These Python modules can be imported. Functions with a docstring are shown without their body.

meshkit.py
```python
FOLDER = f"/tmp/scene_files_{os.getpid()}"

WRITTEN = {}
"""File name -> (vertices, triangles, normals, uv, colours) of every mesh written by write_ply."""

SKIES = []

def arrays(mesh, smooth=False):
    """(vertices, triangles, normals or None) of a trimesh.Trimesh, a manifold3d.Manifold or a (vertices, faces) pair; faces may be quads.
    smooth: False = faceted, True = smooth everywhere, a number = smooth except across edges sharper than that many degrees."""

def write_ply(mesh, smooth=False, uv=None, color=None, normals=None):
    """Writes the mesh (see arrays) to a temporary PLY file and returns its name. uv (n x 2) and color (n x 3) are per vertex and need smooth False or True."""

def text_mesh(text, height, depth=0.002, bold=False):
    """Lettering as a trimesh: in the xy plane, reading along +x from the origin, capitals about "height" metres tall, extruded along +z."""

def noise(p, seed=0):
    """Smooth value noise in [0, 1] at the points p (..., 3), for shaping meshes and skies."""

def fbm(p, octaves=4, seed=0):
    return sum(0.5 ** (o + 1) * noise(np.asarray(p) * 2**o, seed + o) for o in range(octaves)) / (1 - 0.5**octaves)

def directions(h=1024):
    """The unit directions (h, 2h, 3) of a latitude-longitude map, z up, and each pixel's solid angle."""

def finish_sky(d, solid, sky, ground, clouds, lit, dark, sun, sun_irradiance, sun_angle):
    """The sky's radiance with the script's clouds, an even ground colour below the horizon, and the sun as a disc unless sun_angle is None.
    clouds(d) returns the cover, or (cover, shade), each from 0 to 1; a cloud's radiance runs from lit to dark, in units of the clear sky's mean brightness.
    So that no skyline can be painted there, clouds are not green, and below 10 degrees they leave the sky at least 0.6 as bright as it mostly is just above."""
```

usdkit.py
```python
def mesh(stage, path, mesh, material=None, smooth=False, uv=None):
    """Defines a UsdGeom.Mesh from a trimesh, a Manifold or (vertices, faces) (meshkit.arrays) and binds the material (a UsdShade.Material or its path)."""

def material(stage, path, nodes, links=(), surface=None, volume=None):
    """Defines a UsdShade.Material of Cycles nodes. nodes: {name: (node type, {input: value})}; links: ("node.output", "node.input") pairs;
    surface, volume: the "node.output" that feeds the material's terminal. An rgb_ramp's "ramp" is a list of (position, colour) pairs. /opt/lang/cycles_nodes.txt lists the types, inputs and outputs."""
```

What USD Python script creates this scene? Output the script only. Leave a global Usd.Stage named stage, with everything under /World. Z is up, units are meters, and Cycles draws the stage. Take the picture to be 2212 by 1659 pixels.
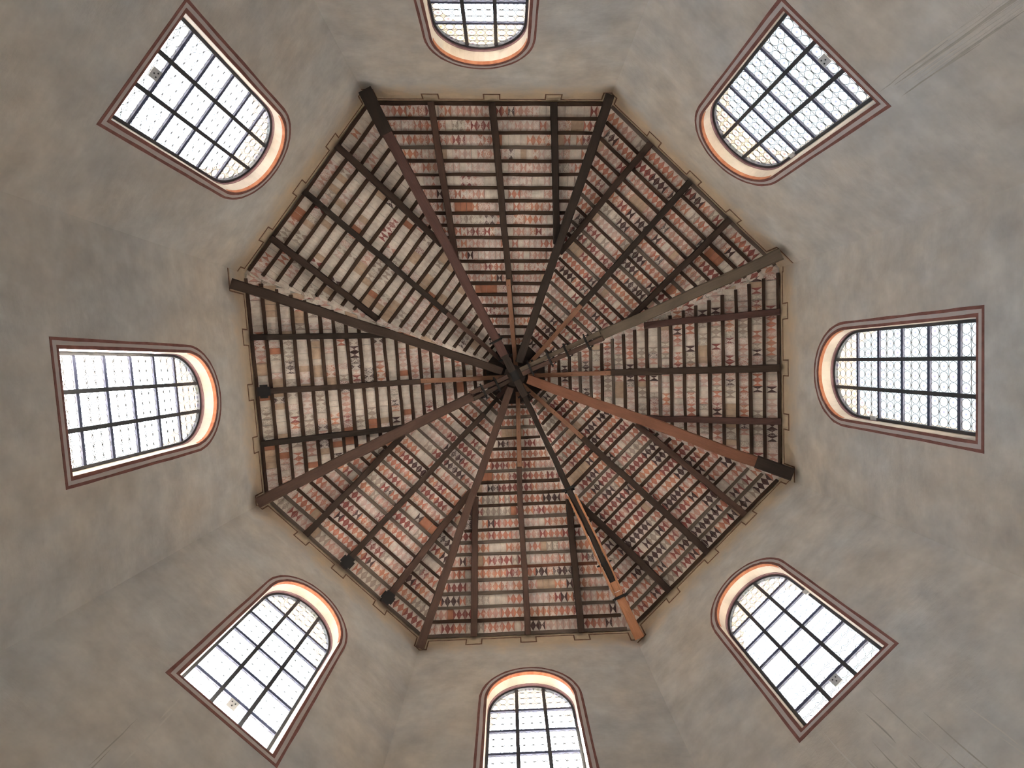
import math, random, sys
import numpy as np
sys.path.insert(0, '/opt/lang')
import usdkit
from manifold3d import Manifold, CrossSection, FillRule
from shapely.geometry import Polygon, box as sbox, LineString
from shapely.ops import unary_union
from pxr import Usd, UsdGeom, UsdLux, UsdShade, Gf

random.seed(7)
rng = np.random.default_rng(7)
stage = Usd.Stage.CreateInMemory()
UsdGeom.SetStageUpAxis(stage, 'Z')
UsdGeom.SetStageMetersPerUnit(stage, 1.0)
UsdGeom.Xform.Define(stage, '/World')
UsdGeom.Scope.Define(stage, '/World/Looks')

# ---------------------------------------------------------------- camera, sky, exposure
# world: x to the right of the picture, y towards its bottom edge, z up; origin on the floor under the roof's centre
FPX, CX, CY = 1148.0, 1106.0, 829.5          # focal length and centre in pixels of the 2212 x 1659 photograph
VPX, VPY = 1095.0, 783.0                     # where the zenith falls in the photograph
SC = 12.0                                    # metres from the camera up to the eaves
EYE = np.array([-0.0127 * SC, -0.0276 * SC, 1.5])
ZE = EYE[2] + SC                             # height of the eaves
_ez = np.array([(VPX - CX) / FPX, (VPY - CY) / FPX, 1.0]); _ez /= np.linalg.norm(_ez)
_ex = np.array([1.0, 0, 0]) - _ez[0] * _ez; _ex /= np.linalg.norm(_ex)
CAM_R = np.array([_ex, np.cross(_ez, _ex), _ez])   # camera (right, down, forward) -> world
cam = UsdGeom.Camera.Define(stage, '/World/camera')
cam.CreateHorizontalApertureAttr(36.0)
cam.CreateFocalLengthAttr(36.0 * FPX / 2212.0)
cam.CreateClippingRangeAttr(Gf.Vec2f(0.05, 1000.0))
cam.CreateExposureAttr(0.36)
_r, _d, _f = CAM_R[:, 0], CAM_R[:, 1], CAM_R[:, 2]
cam.AddTransformOp().Set(Gf.Matrix4d(*_r, 0, *(-_d), 0, *(-_f), 0, *EYE, 1))

SKY_LOW, SKY_HIGH = (1.55, 1.75, 1.90), (8.4, 8.9, 9.7)
sky = UsdLux.DomeLight.Define(stage, '/World/sky')
sky.CreateIntensityAttr(1.0)
sky_mat = usdkit.material(stage, '/World/Looks/overcast_sky', {
    'c': ('texture_coordinate', {}), 'dot': ('vector_math', {'math_type': 'dot_product', 'vector2': (-0.66, 0.42, 0.25)}),
    'n': ('noise_texture', {'scale': 2.2, 'detail': 4.0}), 'nm': ('math', {'math_type': 'multiply_add', 'value2': 0.24, 'value3': -0.12}),
    'add': ('math', {'math_type': 'add'}),
    'mr': ('map_range', {'from_min': -0.16, 'from_max': 0.70, 'to_min': 0.0, 'to_max': 1.0}),
    'mx': ('mix_color', {'a': SKY_LOW, 'b': SKY_HIGH, 'use_clamp': True}),
    'b': ('background_shader', {'strength': 1.0})},
    [('c.generated', 'dot.vector1'), ('c.generated', 'n.vector'), ('n.fac', 'nm.value1'), ('dot.value', 'add.value1'), ('nm.value', 'add.value2'),
     ('add.value', 'mr.value'), ('mr.result', 'mx.fac'), ('mx.result', 'b.color')], surface='b.background')
UsdShade.MaterialBindingAPI.Apply(sky.GetPrim()).Bind(sky_mat)

SUN_EL, SUN_AZ = math.radians(60.0), (-0.62, 0.785)      # hazy sun, from the lower left of the picture
_sd = np.array([SUN_AZ[0] * math.cos(SUN_EL), SUN_AZ[1] * math.cos(SUN_EL), math.sin(SUN_EL)])   # towards the sun
sun = UsdLux.DistantLight.Define(stage, '/World/sun')
sun.CreateAngleAttr(6.0); sun.CreateIntensityAttr(10000.0); sun.CreateColorAttr(Gf.Vec3f(1.0, .95, .90))
_sx = np.cross([0, 0, 1.0], _sd); _sx /= np.linalg.norm(_sx); _sy = np.cross(_sd, _sx)
sun.AddTransformOp().Set(Gf.Matrix4d(*_sx, 0, *_sy, 0, *_sd, 0, 0, 0, 0, 1))

# ---------------------------------------------------------------- helpers
def ray(px, py):
    d = CAM_R @ np.array([(px - CX) / FPX, (py - CY) / FPX, 1.0])
    return d / d[2]

def at_height(px, py, z):
    return EYE + ray(px, py) * (z - EYE[2])

_used = {}
def numbered(parent, name):
    k = (parent, name); n = _used.get(k, 0); _used[k] = n + 1
    return name if n == 0 else f'{name}_{n:03d}'

def say(prim, label=None, cat=None, group=None, kind=None):
    for k, v in (('label', label), ('category', cat), ('group', group), ('kind', kind)):
        if v: prim.SetCustomDataByKey(k, v)

LOC = {}
def thing(name, label, cat, loc=(0, 0, 0), group=None, kind=None):
    path = '/World/' + numbered('/World', name)
    x = UsdGeom.Xform.Define(stage, path); x.AddTranslateOp().Set(Gf.Vec3d(*map(float, loc)))
    LOC[path] = np.array(loc, float)
    say(x.GetPrim(), label, cat, group, kind)
    return path

def part(parent, name, mesh, mat, uv=None, label=None, kind=None, smooth=False):
    """mesh in world coordinates; made a child of the thing (or of one of its parts)."""
    path = parent + '/' + numbered(parent, name)
    v, f = arr(mesh)
    root = '/'.join(parent.split('/')[:3])
    LOC[path] = LOC[root]
    m = usdkit.mesh(stage, path, (v - LOC[root], f), mat, smooth=smooth, uv=uv)
    say(m.GetPrim(), label, None, None, kind)
    return path

def arr(mesh):
    if isinstance(mesh, Manifold):
        m = mesh.to_mesh(); return np.array(m.vert_properties[:, :3], float), np.array(m.tri_verts, int)
    return np.asarray(mesh[0], float), np.asarray(mesh[1], int)

def join(meshes):
    vs, fs, n = [], [], 0
    for m in meshes:
        v, f = arr(m); vs.append(v); fs.append(f + n); n += len(v)
    return np.vstack(vs), np.vstack(fs)

def poly_solid(poly, depth):
    """shapely polygon (may hold holes / several pieces) -> Manifold from 0 to depth along its third axis."""
    polys = [poly] if poly.geom_type == 'Polygon' else [g for g in poly.geoms if g.geom_type == 'Polygon']
    rings = []
    for p in polys:
        rings.append(np.array(p.exterior.coords)[:-1])
        rings += [np.array(i.coords)[:-1] for i in p.interiors]
    cs = CrossSection([r.tolist() for r in rings], FillRule.EvenOdd)
    return cs.extrude(depth)

def hexa(o, ax, ay, az):
    """box from corner o with edge vectors."""
    o, ax, ay, az = (np.asarray(q, float) for q in (o, ax, ay, az))
    v = np.array([o + i * ax + j * ay + k * az for k in (0, 1) for j in (0, 1) for i in (0, 1)])
    f = np.array([[0, 2, 3], [0, 3, 1], [4, 5, 7], [4, 7, 6], [0, 1, 5], [0, 5, 4], [2, 6, 7], [2, 7, 3], [0, 4, 6], [0, 6, 2], [1, 3, 7], [1, 7, 5]])
    if np.linalg.det(np.array([ax, ay, az])) < 0: f = f[:, ::-1]
    return v, f

def beam(p0, p1, width, depth, rough=0.008, seg=0.35, chamfer=0.18, seed=0):
    """Hand-hewn timber: p0-p1 is the centre line of its underside, depth measured at right angles upwards. Returns mesh, uv."""
    p0, p1 = np.asarray(p0, float), np.asarray(p1, float)
    d = p1 - p0; L = np.linalg.norm(d); d /= L
    side = np.cross(d, [0, 0, 1.0]); side /= np.linalg.norm(side)
    up = np.cross(side, d)
    if up[2] < 0: up = -up
    c = chamfer * min(width, depth) * 0.5; w = width / 2
    ring = np.array([(-w + c, 0), (w - c, 0), (w, c), (w, depth - c), (w - c, depth), (-w + c, depth), (-w, depth - c), (-w, c)])
    per = np.r_[0, np.cumsum(np.hypot(*(np.roll(ring, -1, 0) - ring).T))]
    n = max(2, int(L / seg) + 1); t = np.linspace(0, L, n); g = np.random.default_rng(seed)
    wob = np.cumsum(g.normal(0, rough * 0.6, (n, 2)), 0); wob -= np.linspace(0, 1, n)[:, None] * wob[-1]
    V, U = [], []
    for i in range(n):
        j = g.normal(0, rough * 0.5, ring.shape)
        r = ring * (1 + g.normal(0, rough * 1.2)) + j
        r = np.vstack([r, r[:1]])
        V.append(p0 + d * t[i] + (r[:, :1] + wob[i, 0]) * side + (r[:, 1:] + wob[i, 1] * 0.4) * up)
        U.append(np.c_[np.full(9, t[i] + seed * 3.7), per + seed * 1.3])
    V, U = np.vstack(V), np.vstack(U); F = []
    for i in range(n - 1):
        for k in range(8):
            a, b = i * 9 + k, (i + 1) * 9 + k
            F += [[a, a + 1, b + 1], [a, b + 1, b]]
    for base, flip in ((0, False), ((n - 1) * 9, True)):
        q = list(range(base, base + 8))
        for k in range(1, 7):
            F.append([q[0], q[k + 1], q[k]] if not flip else [q[0], q[k], q[k + 1]])
    F = np.array(F)
    ctr = V.mean(0); a, b, cc = V[F[:, 0]], V[F[:, 1]], V[F[:, 2]]
    vol = (np.einsum('ij,ij->i', a - ctr, np.cross(b - ctr, cc - ctr))).sum()
    if vol < 0: F = F[:, ::-1]
    return (V, F), U

def strap_mesh(c, d, width, depth, long, thick=0.012):
    """Iron band around a timber: c = centre of the timber's underside there."""
    d = d / np.linalg.norm(d); side = np.cross(d, [0, 0, 1.0]); side /= np.linalg.norm(side); up = np.cross(side, d)
    if up[2] < 0: up = -up
    w = width / 2 + 0.004; o = c - d * long / 2
    pcs = [hexa(o - side * (w + thick) - up * (thick + .006), d * long, side * (2 * w + 2 * thick), up * thick),
           hexa(o - side * (w + thick) - up * .006, d * long, side * thick, up * (depth + .02)),
           hexa(o + side * w - up * .006, d * long, side * thick, up * (depth + .02)),
           hexa(o - side * (w + thick) + up * (depth + .014), d * long, side * (2 * w + 2 * thick), up * thick),
           # bolt ears
           hexa(o - side * (w + thick + .05) + d * long * .2 - up * .002, d * long * .6, side * .05, up * .03),
           hexa(o + side * (w + thick) + d * long * .2 - up * .002, d * long * .6, side * .05, up * .03)]
    return join(pcs)

# ---------------------------------------------------------------- materials
MAT = {}
def lin(r, g, b):
    return tuple(((x / 255) / 12.92 if x / 255 <= .04045 else ((x / 255 + .055) / 1.055) ** 2.4) for x in (r, g, b))

def wood(name, c1, c2, rough=0.75, streak=1.0):
    MAT[name] = usdkit.material(stage, '/World/Looks/' + name, {
        'tc': ('texture_coordinate', {}), 'mp': ('mapping', {'scale': (1.3, 22.0, 1.0)}), 'mp2': ('mapping', {'scale': (0.9, 3.0, 1.0)}),
        'n': ('noise_texture', {'scale': 2.0, 'detail': 5.0, 'roughness': 0.65}), 'n2': ('noise_texture', {'scale': 2.3, 'detail': 3.0}),
        'mul': ('math', {'math_type': 'multiply_add', 'value2': 0.6 * streak}), 'mul2': ('math', {'math_type': 'multiply', 'value2': 0.55}),
        'r': ('rgb_ramp', {'ramp': [(0.25, c1), (0.78, c2)]}),
        'bp': ('bump', {'strength': 0.5, 'distance': 0.006}),
        'p': ('principled_bsdf', {'roughness': rough, 'specular_ior_level': 0.10})},
        [('tc.UV', 'mp.vector'), ('mp.vector', 'n.vector'), ('tc.UV', 'mp2.vector'), ('mp2.vector', 'n2.vector'), ('n2.fac', 'mul2.value1'), ('n.fac', 'mul.value1'),
         ('mul2.value', 'mul.value3'), ('mul.value', 'r.fac'), ('r.color', 'p.base_color'), ('n.fac', 'bp.height'), ('bp.normal', 'p.normal')], surface='p.BSDF')

wood('wood_black', (0.014, 0.011, 0.010), (0.040, 0.030, 0.024))
wood('wood_dark', (0.020, 0.014, 0.011), (0.053, 0.036, 0.028))
wood('wood_umber', (0.036, 0.022, 0.018), (0.094, 0.056, 0.043))
wood('wood_purple', (0.043, 0.024, 0.022), (0.102, 0.055, 0.047))
wood('wood_red', (0.116, 0.051, 0.031), (0.204, 0.092, 0.058))
wood('wood_plank', (0.112, 0.056, 0.036), (0.238, 0.125, 0.079))
wood('wood_grey', (0.060, 0.047, 0.035), (0.132, 0.102, 0.075))
wood('wood_batten', (.022, .013, .009), (.062, .038, .026))
wood('wood_batten_grey', (.055, .042, .033), (.135, .105, .083))
wood('wood_orange', (.26, .115, .06), (.46, .22, .12))
wood('wood_batten_red', (0.063, 0.025, 0.015), (0.147, 0.059, 0.035))
MAT['iron'] = usdkit.material(stage, '/World/Looks/black_iron', {'p': ('principled_bsdf', {'base_color': (.012, .011, .011), 'roughness': .7, 'specular_ior_level': 0.2})}, surface='p.BSDF')
MAT['frame_iron'] = usdkit.material(stage, '/World/Looks/frame_iron', {'p': ('principled_bsdf', {'base_color': (.035, .038, .044), 'roughness': .5})}, surface='p.BSDF')
MAT['bar_iron'] = usdkit.material(stage, '/World/Looks/bar_iron', {'p': ('principled_bsdf', {'base_color': (.06, .072, .13), 'roughness': .45})}, surface='p.BSDF')
MAT['lead'] = usdkit.material(stage, '/World/Looks/lead_came', {'p': ('principled_bsdf', {'base_color': (.03, .032, .035), 'roughness': .5})}, surface='p.BSDF')
MAT['latch'] = usdkit.material(stage, '/World/Looks/grey_latch_metal', {'p': ('principled_bsdf', {'base_color': (.62, .64, .65), 'roughness': .5})}, surface='p.BSDF')
MAT['wire'] = usdkit.material(stage, '/World/Looks/pale_wire', {'p': ('principled_bsdf', {'base_color': (.6, .58, .55), 'roughness': .4})}, surface='p.BSDF')

def plaster(name, base, warm, ochre, grey, low_stain=0.0):
    """Mottled trowelled plaster; an ochre wash with a ragged edge in the half metre below the eaves; grey damp patches."""
    MAT[name] = usdkit.material(stage, '/World/Looks/' + name, {
        'g': ('geometry', {}), 'sx': ('separate_xyz', {}),
        'n1': ('noise_texture', {'scale': 0.55, 'detail': 4.0, 'roughness': 0.6}),
        'n2': ('noise_texture', {'scale': 1.9, 'detail': 6.0, 'roughness': 0.6}),
        'mp': ('mapping', {'scale': (1.0, 1.0, 2.6)}), 'n3': ('noise_texture', {'scale': 2.2, 'detail': 5.0, 'roughness': 0.6}),
        'n4': ('noise_texture', {'scale': 0.8, 'detail': 5.0, 'roughness': 0.62, 'w': 3.0, 'dimensions': '4D'}),
        'r1': ('rgb_ramp', {'ramp': [(0.36, base), (0.64, warm)]}),
        'm2': ('map_range', {'from_min': 0.25, 'from_max': 0.75, 'to_min': 0.80, 'to_max': 1.19}),
        'm3': ('map_range', {'from_min': 0.25, 'from_max': 0.75, 'to_min': 0.94, 'to_max': 1.06}),
        'mm': ('math', {'math_type': 'multiply'}), 'mc': ('vector_math', {'math_type': 'scale'}),
        'gm': ('map_range', {'from_min': 0.56, 'from_max': 0.68, 'to_min': 0.0, 'to_max': 0.5}),
        'mixg': ('mix_color', {'b': grey}),
        'oz': ('math', {'math_type': 'multiply_add', 'value2': 0.9}), 'om': ('map_range', {'from_min': ZE - 0.28, 'from_max': ZE + 0.05, 'to_min': 0.0, 'to_max': 0.75}),
        'mixo': ('mix_color', {'b': ochre}),
        'hb': ('math', {'math_type': 'multiply_add', 'value2': 0.6}),
        'bp': ('bump', {'strength': 0.55, 'distance': 0.02}),
        'p': ('principled_bsdf', {'roughness': 0.9, 'specular_ior_level': 0.15})},
        [('g.position', 'n1.vector'), ('g.position', 'n2.vector'), ('g.position', 'mp.vector'), ('mp.vector', 'n3.vector'), ('g.position', 'n4.vector'), ('g.position', 'sx.vector'),
         ('n1.fac', 'r1.fac'), ('n2.fac', 'm2.value'), ('n3.fac', 'm3.value'), ('m2.result', 'mm.value1'), ('m3.result', 'mm.value2'),
         ('n4.fac', 'gm.value'), ('gm.result', 'mixg.fac'), ('r1.color', 'mixg.a'),
         ('n2.fac', 'oz.value1'), ('sx.z', 'oz.value3'), ('oz.value', 'om.value'), ('om.result', 'mixo.fac'), ('mixg.result', 'mixo.a'),
         ('mixo.result', 'mc.vector1'), ('mm.value', 'mc.scale'), ('mc.vector', 'p.base_color'),
         ('n2.fac', 'hb.value1'), ('n3.fac', 'hb.value3'), ('hb.value', 'bp.height'), ('bp.normal', 'p.normal')], surface='p.BSDF')

plaster('plaster', (.575, .56, .53), (.62, .555, .475), (.56, .44, .31), (.49, .475, .455))
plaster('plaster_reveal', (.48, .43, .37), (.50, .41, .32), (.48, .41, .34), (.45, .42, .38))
def paint(name, a, b, scale=9.0):
    MAT[name] = usdkit.material(stage, '/World/Looks/' + name, {
        'g': ('geometry', {}), 'n': ('noise_texture', {'scale': scale, 'detail': 4.0}), 'r': ('rgb_ramp', {'ramp': [(0.3, a), (0.7, b)]}),
        'p': ('principled_bsdf', {'roughness': 0.9, 'specular_ior_level': 0.15})},
        [('g.position', 'n.vector'), ('n.fac', 'r.fac'), ('r.color', 'p.base_color')], surface='p.BSDF')
paint('paint_oxblood', (.17, .075, .062), (.25, .115, .095))
paint('paint_mauve', (.53, .475, .455), (.57, .505, .475))
paint('paint_orange', (.29, .10, .052), (.39, .165, .088))
paint('paint_purple', (.20, .115, .12), (.27, .165, .165))
paint('paint_line', (.13, .07, .045), (.21, .12, .075))
paint('paint_tan', (.46, .36, .255), (.55, .44, .315))
paint('mortar', (.45, .41, .36), (.58, .54, .48))
paint('floor_stone', (.58, .56, .53), (.66, .64, .61), 1.5)
paint('ground_soil', (.085, .08, .075), (.125, .115, .105), 0.2)

# roof tiles: the whole-number part of the texture coordinate says which paint a tile got and how worn it is, the rest is the place on the tile
TILE_PAINT = [(.60, .42, .36), (.44, .18, .125), (.24, .075, .065), (.075, .042, .040), (.36, .285, .235), (.50, .22, .14), (.66, .56, .48), (.36, .155, .095), (.46, .33, .235), (.52, .30, .24)]
TILE_BASE = [(.74, .66, .60), (.74, .66, .60), (.72, .63, .57), (.68, .61, .55), (.66, .60, .52), (.76, .66, .58), (.72, .645, .56), (.38, .17, .105), (.50, .37, .265), (.70, .60, .54)]
NT = len(TILE_PAINT)
step = lambda cols: [(i / NT, c) for i, c in enumerate(cols)]
MAT['tile'] = usdkit.material(stage, '/World/Looks/painted_tile', {
    'tc': ('texture_coordinate', {}), 's': ('separate_xyz', {}), 'g': ('geometry', {}),
    'ix': ('math', {'math_type': 'floor'}), 'ixs': ('math', {'math_type': 'multiply_add', 'value2': 1.0 / NT, 'value3': 0.5 / NT}),
    'iy': ('math', {'math_type': 'floor'}), 'fx': ('math', {'math_type': 'fraction'}), 'fy': ('math', {'math_type': 'fraction'}),
    'n': ('noise_texture', {'scale': 14.0, 'detail': 4.0}), 'nb': ('noise_texture', {'scale': 58.0, 'detail': 6.0, 'roughness': .75}), 'nl': ('noise_texture', {'scale': 5.0, 'detail': 3.0}),
    'jx': ('math', {'math_type': 'multiply_add', 'value2': 0.22}), 'dx': ('math', {'math_type': 'subtract', 'value2': 0.61}), 'ax': ('math', {'math_type': 'absolute'}),
    'dy': ('math', {'math_type': 'subtract', 'value2': 0.5}), 'ay': ('math', {'math_type': 'absolute'}), 'ays': ('math', {'math_type': 'multiply_add', 'value2': 1.25, 'value3': 0.0}),
    'df': ('math', {'math_type': 'subtract'}), 'dm': ('map_range', {'from_min': -0.02, 'from_max': 0.03, 'to_min': 0.0, 'to_max': 1.0}),
    'wt': ('math', {'math_type': 'multiply_add', 'value2': -0.055, 'value3': 0.72}), 'wd': ('math', {'math_type': 'subtract'}),
    'wm': ('map_range', {'from_min': -0.03, 'from_max': 0.03, 'to_min': 1.0, 'to_max': 0.30}), 'mk': ('math', {'math_type': 'multiply'}),
    'ra': ('rgb_ramp', {'ramp': step(TILE_PAINT), 'interpolate': False}), 'rb': ('rgb_ramp', {'ramp': step(TILE_BASE), 'interpolate': False}),
    'mx': ('mix_color', {}), 'var': ('map_range', {'from_min': .25, 'from_max': .75, 'to_min': .78, 'to_max': 1.18}), 'sc': ('vector_math', {'math_type': 'scale'}),
    'bp': ('bump', {'strength': 0.4, 'distance': 0.004}), 'p': ('principled_bsdf', {'roughness': 0.88, 'specular_ior_level': 0.2})},
    [('tc.UV', 's.vector'), ('s.x', 'ix.value1'), ('ix.value', 'ixs.value1'), ('s.y', 'iy.value1'), ('s.x', 'fx.value1'), ('s.y', 'fy.value1'),
     ('g.position', 'n.vector'), ('g.position', 'nb.vector'), ('g.position', 'nl.vector'),
     ('n.fac', 'jx.value1'), ('fx.value', 'jx.value3'), ('jx.value', 'dx.value1'), ('dx.value', 'ax.value1'), ('fy.value', 'dy.value1'), ('dy.value', 'ay.value1'), ('ay.value', 'ays.value1'),
     ('ax.value', 'df.value1'), ('ays.value', 'df.value2'), ('df.value', 'dm.value'),
     ('iy.value', 'wt.value1'), ('nb.fac', 'wd.value1'), ('wt.value', 'wd.value2'), ('wd.value', 'wm.value'), ('dm.result', 'mk.value1'), ('wm.result', 'mk.value2'),
     ('ixs.value', 'ra.fac'), ('ixs.value', 'rb.fac'), ('mk.value', 'mx.fac'), ('rb.color', 'mx.a'), ('ra.color', 'mx.b'),
     ('nl.fac', 'var.value'), ('mx.result', 'sc.vector1'), ('var.result', 'sc.scale'), ('sc.vector', 'p.base_color'), ('nb.fac', 'bp.height'), ('bp.normal', 'p.normal')], surface='p.BSDF')

def glass(name, rim, eye):
    rim, eye = (tuple(q ** .5 for q in c) for c in (rim, eye))      # a ray crosses two faces
    """Old blown glass: clear to light but tinted, deeper in the bull's eye at the middle of a roundel."""
    MAT[name] = usdkit.material(stage, '/World/Looks/' + name, {
        'tc': ('texture_coordinate', {}), 'l': ('vector_math', {'math_type': 'length'}),
        'r': ('rgb_ramp', {'ramp': [(0.0, tuple(.85 * q for q in eye)), (.12, eye), (.34, tuple(.5 * (a + b) for a, b in zip(rim, eye))), (.55, rim), (1.0, rim)]}),
        't': ('transparent_bsdf', {}), 'gl': ('glossy_bsdf', {'roughness': 0.12, 'color': (.9, .9, .9)}), 'm': ('mix_closure', {'fac': 0.035})},
        [('tc.UV', 'l.vector1'), ('l.value', 'r.fac'), ('r.color', 't.color'), ('t.BSDF', 'm.closure1'), ('gl.BSDF', 'm.closure2')], surface='m.closure')
glass('glass_clear', (.93, .96, .95), (.86, .90, .88))
glass('glass_violet', (.93, .95, .97), (.37, .35, .55))
glass('glass_green', (.92, .97, .95), (.48, .62, .57))
glass('glass_rose', (.93, .92, .95), (.40, .33, .46))
glass('glass_straw', (.90, .93, .86), (.48, .52, .40))
glass('glass_pane', (.92, .95, .95), (.92, .95, .95))

# ---------------------------------------------------------------- the octagon
DIR = ['north', 'northeast', 'east', 'southeast', 'south', 'southwest', 'west', 'northwest']
WHERE = ['top', 'upper right', 'right', 'lower right', 'bottom', 'lower left', 'left', 'upper left']
CORN = np.array([[-0.2561, -0.4806], [0.1884, -0.4809], [0.5122, -0.1778], [0.5246, 0.2188], [0.2403, 0.5154], [-0.1621, 0.5302], [-0.4569, 0.2612], [-0.489, -0.1655]])
CORN = CORN * SC + EYE[:2]                      # eave corners on the ground plan
APEX = EYE + ray(1113, 808) * (0.2437 * 6 / 6 + 1) * SC
class Side: pass
SIDES = []
for i in range(8):
    s = Side(); a, b = CORN[i], CORN[(i + 1) % 8]
    s.a, s.b = a, b; e = b - a; s.half = np.hypot(*e) / 2; s.t = e / np.hypot(*e)
    s.n = np.array([s.t[1], -s.t[0]])
    if s.n @ a < 0: s.n = -s.n
    s.mid = (a + b) / 2; s.D = s.n @ a
    s.slope = (APEX[2] - ZE) / (s.D - s.n @ APEX[:2])
    s.apl = (APEX[:2] - s.mid) @ s.t            # lateral place of the apex
    SIDES.append(s)

def wall_point(s, l, z, d=0.0):
    """d: metres outwards from the inner wall face"""
    l, z, d = np.broadcast_arrays(np.asarray(l, float), np.asarray(z, float), np.asarray(d, float))
    xy = s.mid + l[..., None] * s.t + d[..., None] * s.n
    return np.concatenate([xy, z[..., None]], -1)

def on_wall(s, man, d0=0.0):
    """a solid drawn in (l, z, d) put on its wall, d measured outwards from d0"""
    v, f = arr(man)
    w = wall_point(s, v[:, 0], v[:, 1], v[:, 2] + d0)
    q = np.einsum('ij,ij->i', w[f[:, 0]], np.cross(w[f[:, 1]], w[f[:, 2]])).sum()
    c = w.mean(0); a, b, e = w[f[:, 0]] - c, w[f[:, 1]] - c, w[f[:, 2]] - c
    if np.einsum('ij,ij->i', a, np.cross(b, e)).sum() < 0: f = f[:, ::-1]
    return w, f

def roof_point(s, l, rho, up=0.0):
    """a point of the tile underside, rho metres from the origin along the side's normal; up = metres at right angles to the slope"""
    l, rho, up = np.broadcast_arrays(np.asarray(l, float), np.asarray(rho, float), np.asarray(up, float))
    c = 1 / math.hypot(1, s.slope)
    base = s.mid + l[..., None] * s.t + (rho - s.D)[..., None] * s.n
    z = ZE + (s.D - rho) * s.slope
    nrm = np.r_[s.n * s.slope * c, c]
    return np.concatenate([base, z[..., None]], -1) + up[..., None] * nrm

# window measures per wall: centre, half width of the painted border, springing height, foot of the border (metres)
WIN = [(-.0064, .0835, .8085, .571), (-.0008, .0830, .8120, .5745), (-.0020, .0808, .8112, .5716), (.0016, .0785, .8143, .5745),
       (.0020, .0812, .8103, .571), (.0048, .0805, .8132, .570), (-.0062, .0811, .7995, .5615), (-.0123, .0812, .8095, .5690)]
WIN = [(a * SC, b * SC, EYE[2] + c * SC, EYE[2] + d * SC) for a, b, c, d in WIN]

def arch(l0, w, zs, zb, n=28, wob=0.0, g=None):
    a = np.linspace(0, math.pi, n)
    p = [(l0 - w, zb)] + [(l0 + w, zb)] + [(l0 + w, zb + (zs - zb) * k / 8) for k in range(1, 8)] + [(l0 + w * math.cos(x), zs + w * math.sin(x)) for x in a] + [(l0 - w, zs - (zs - zb) * k / 8) for k in range(1, 8)]
    p = np.array(p)
    if wob: p = p + g.normal(0, wob, p.shape)
    return Polygon(p)

THICK = 0.74
LINE_OUT, LINE_GAP, LINE_IN = 0.042, 0.058, 0.050
BAND = LINE_OUT + LINE_GAP + LINE_IN
GLASS_D = 0.33
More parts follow.
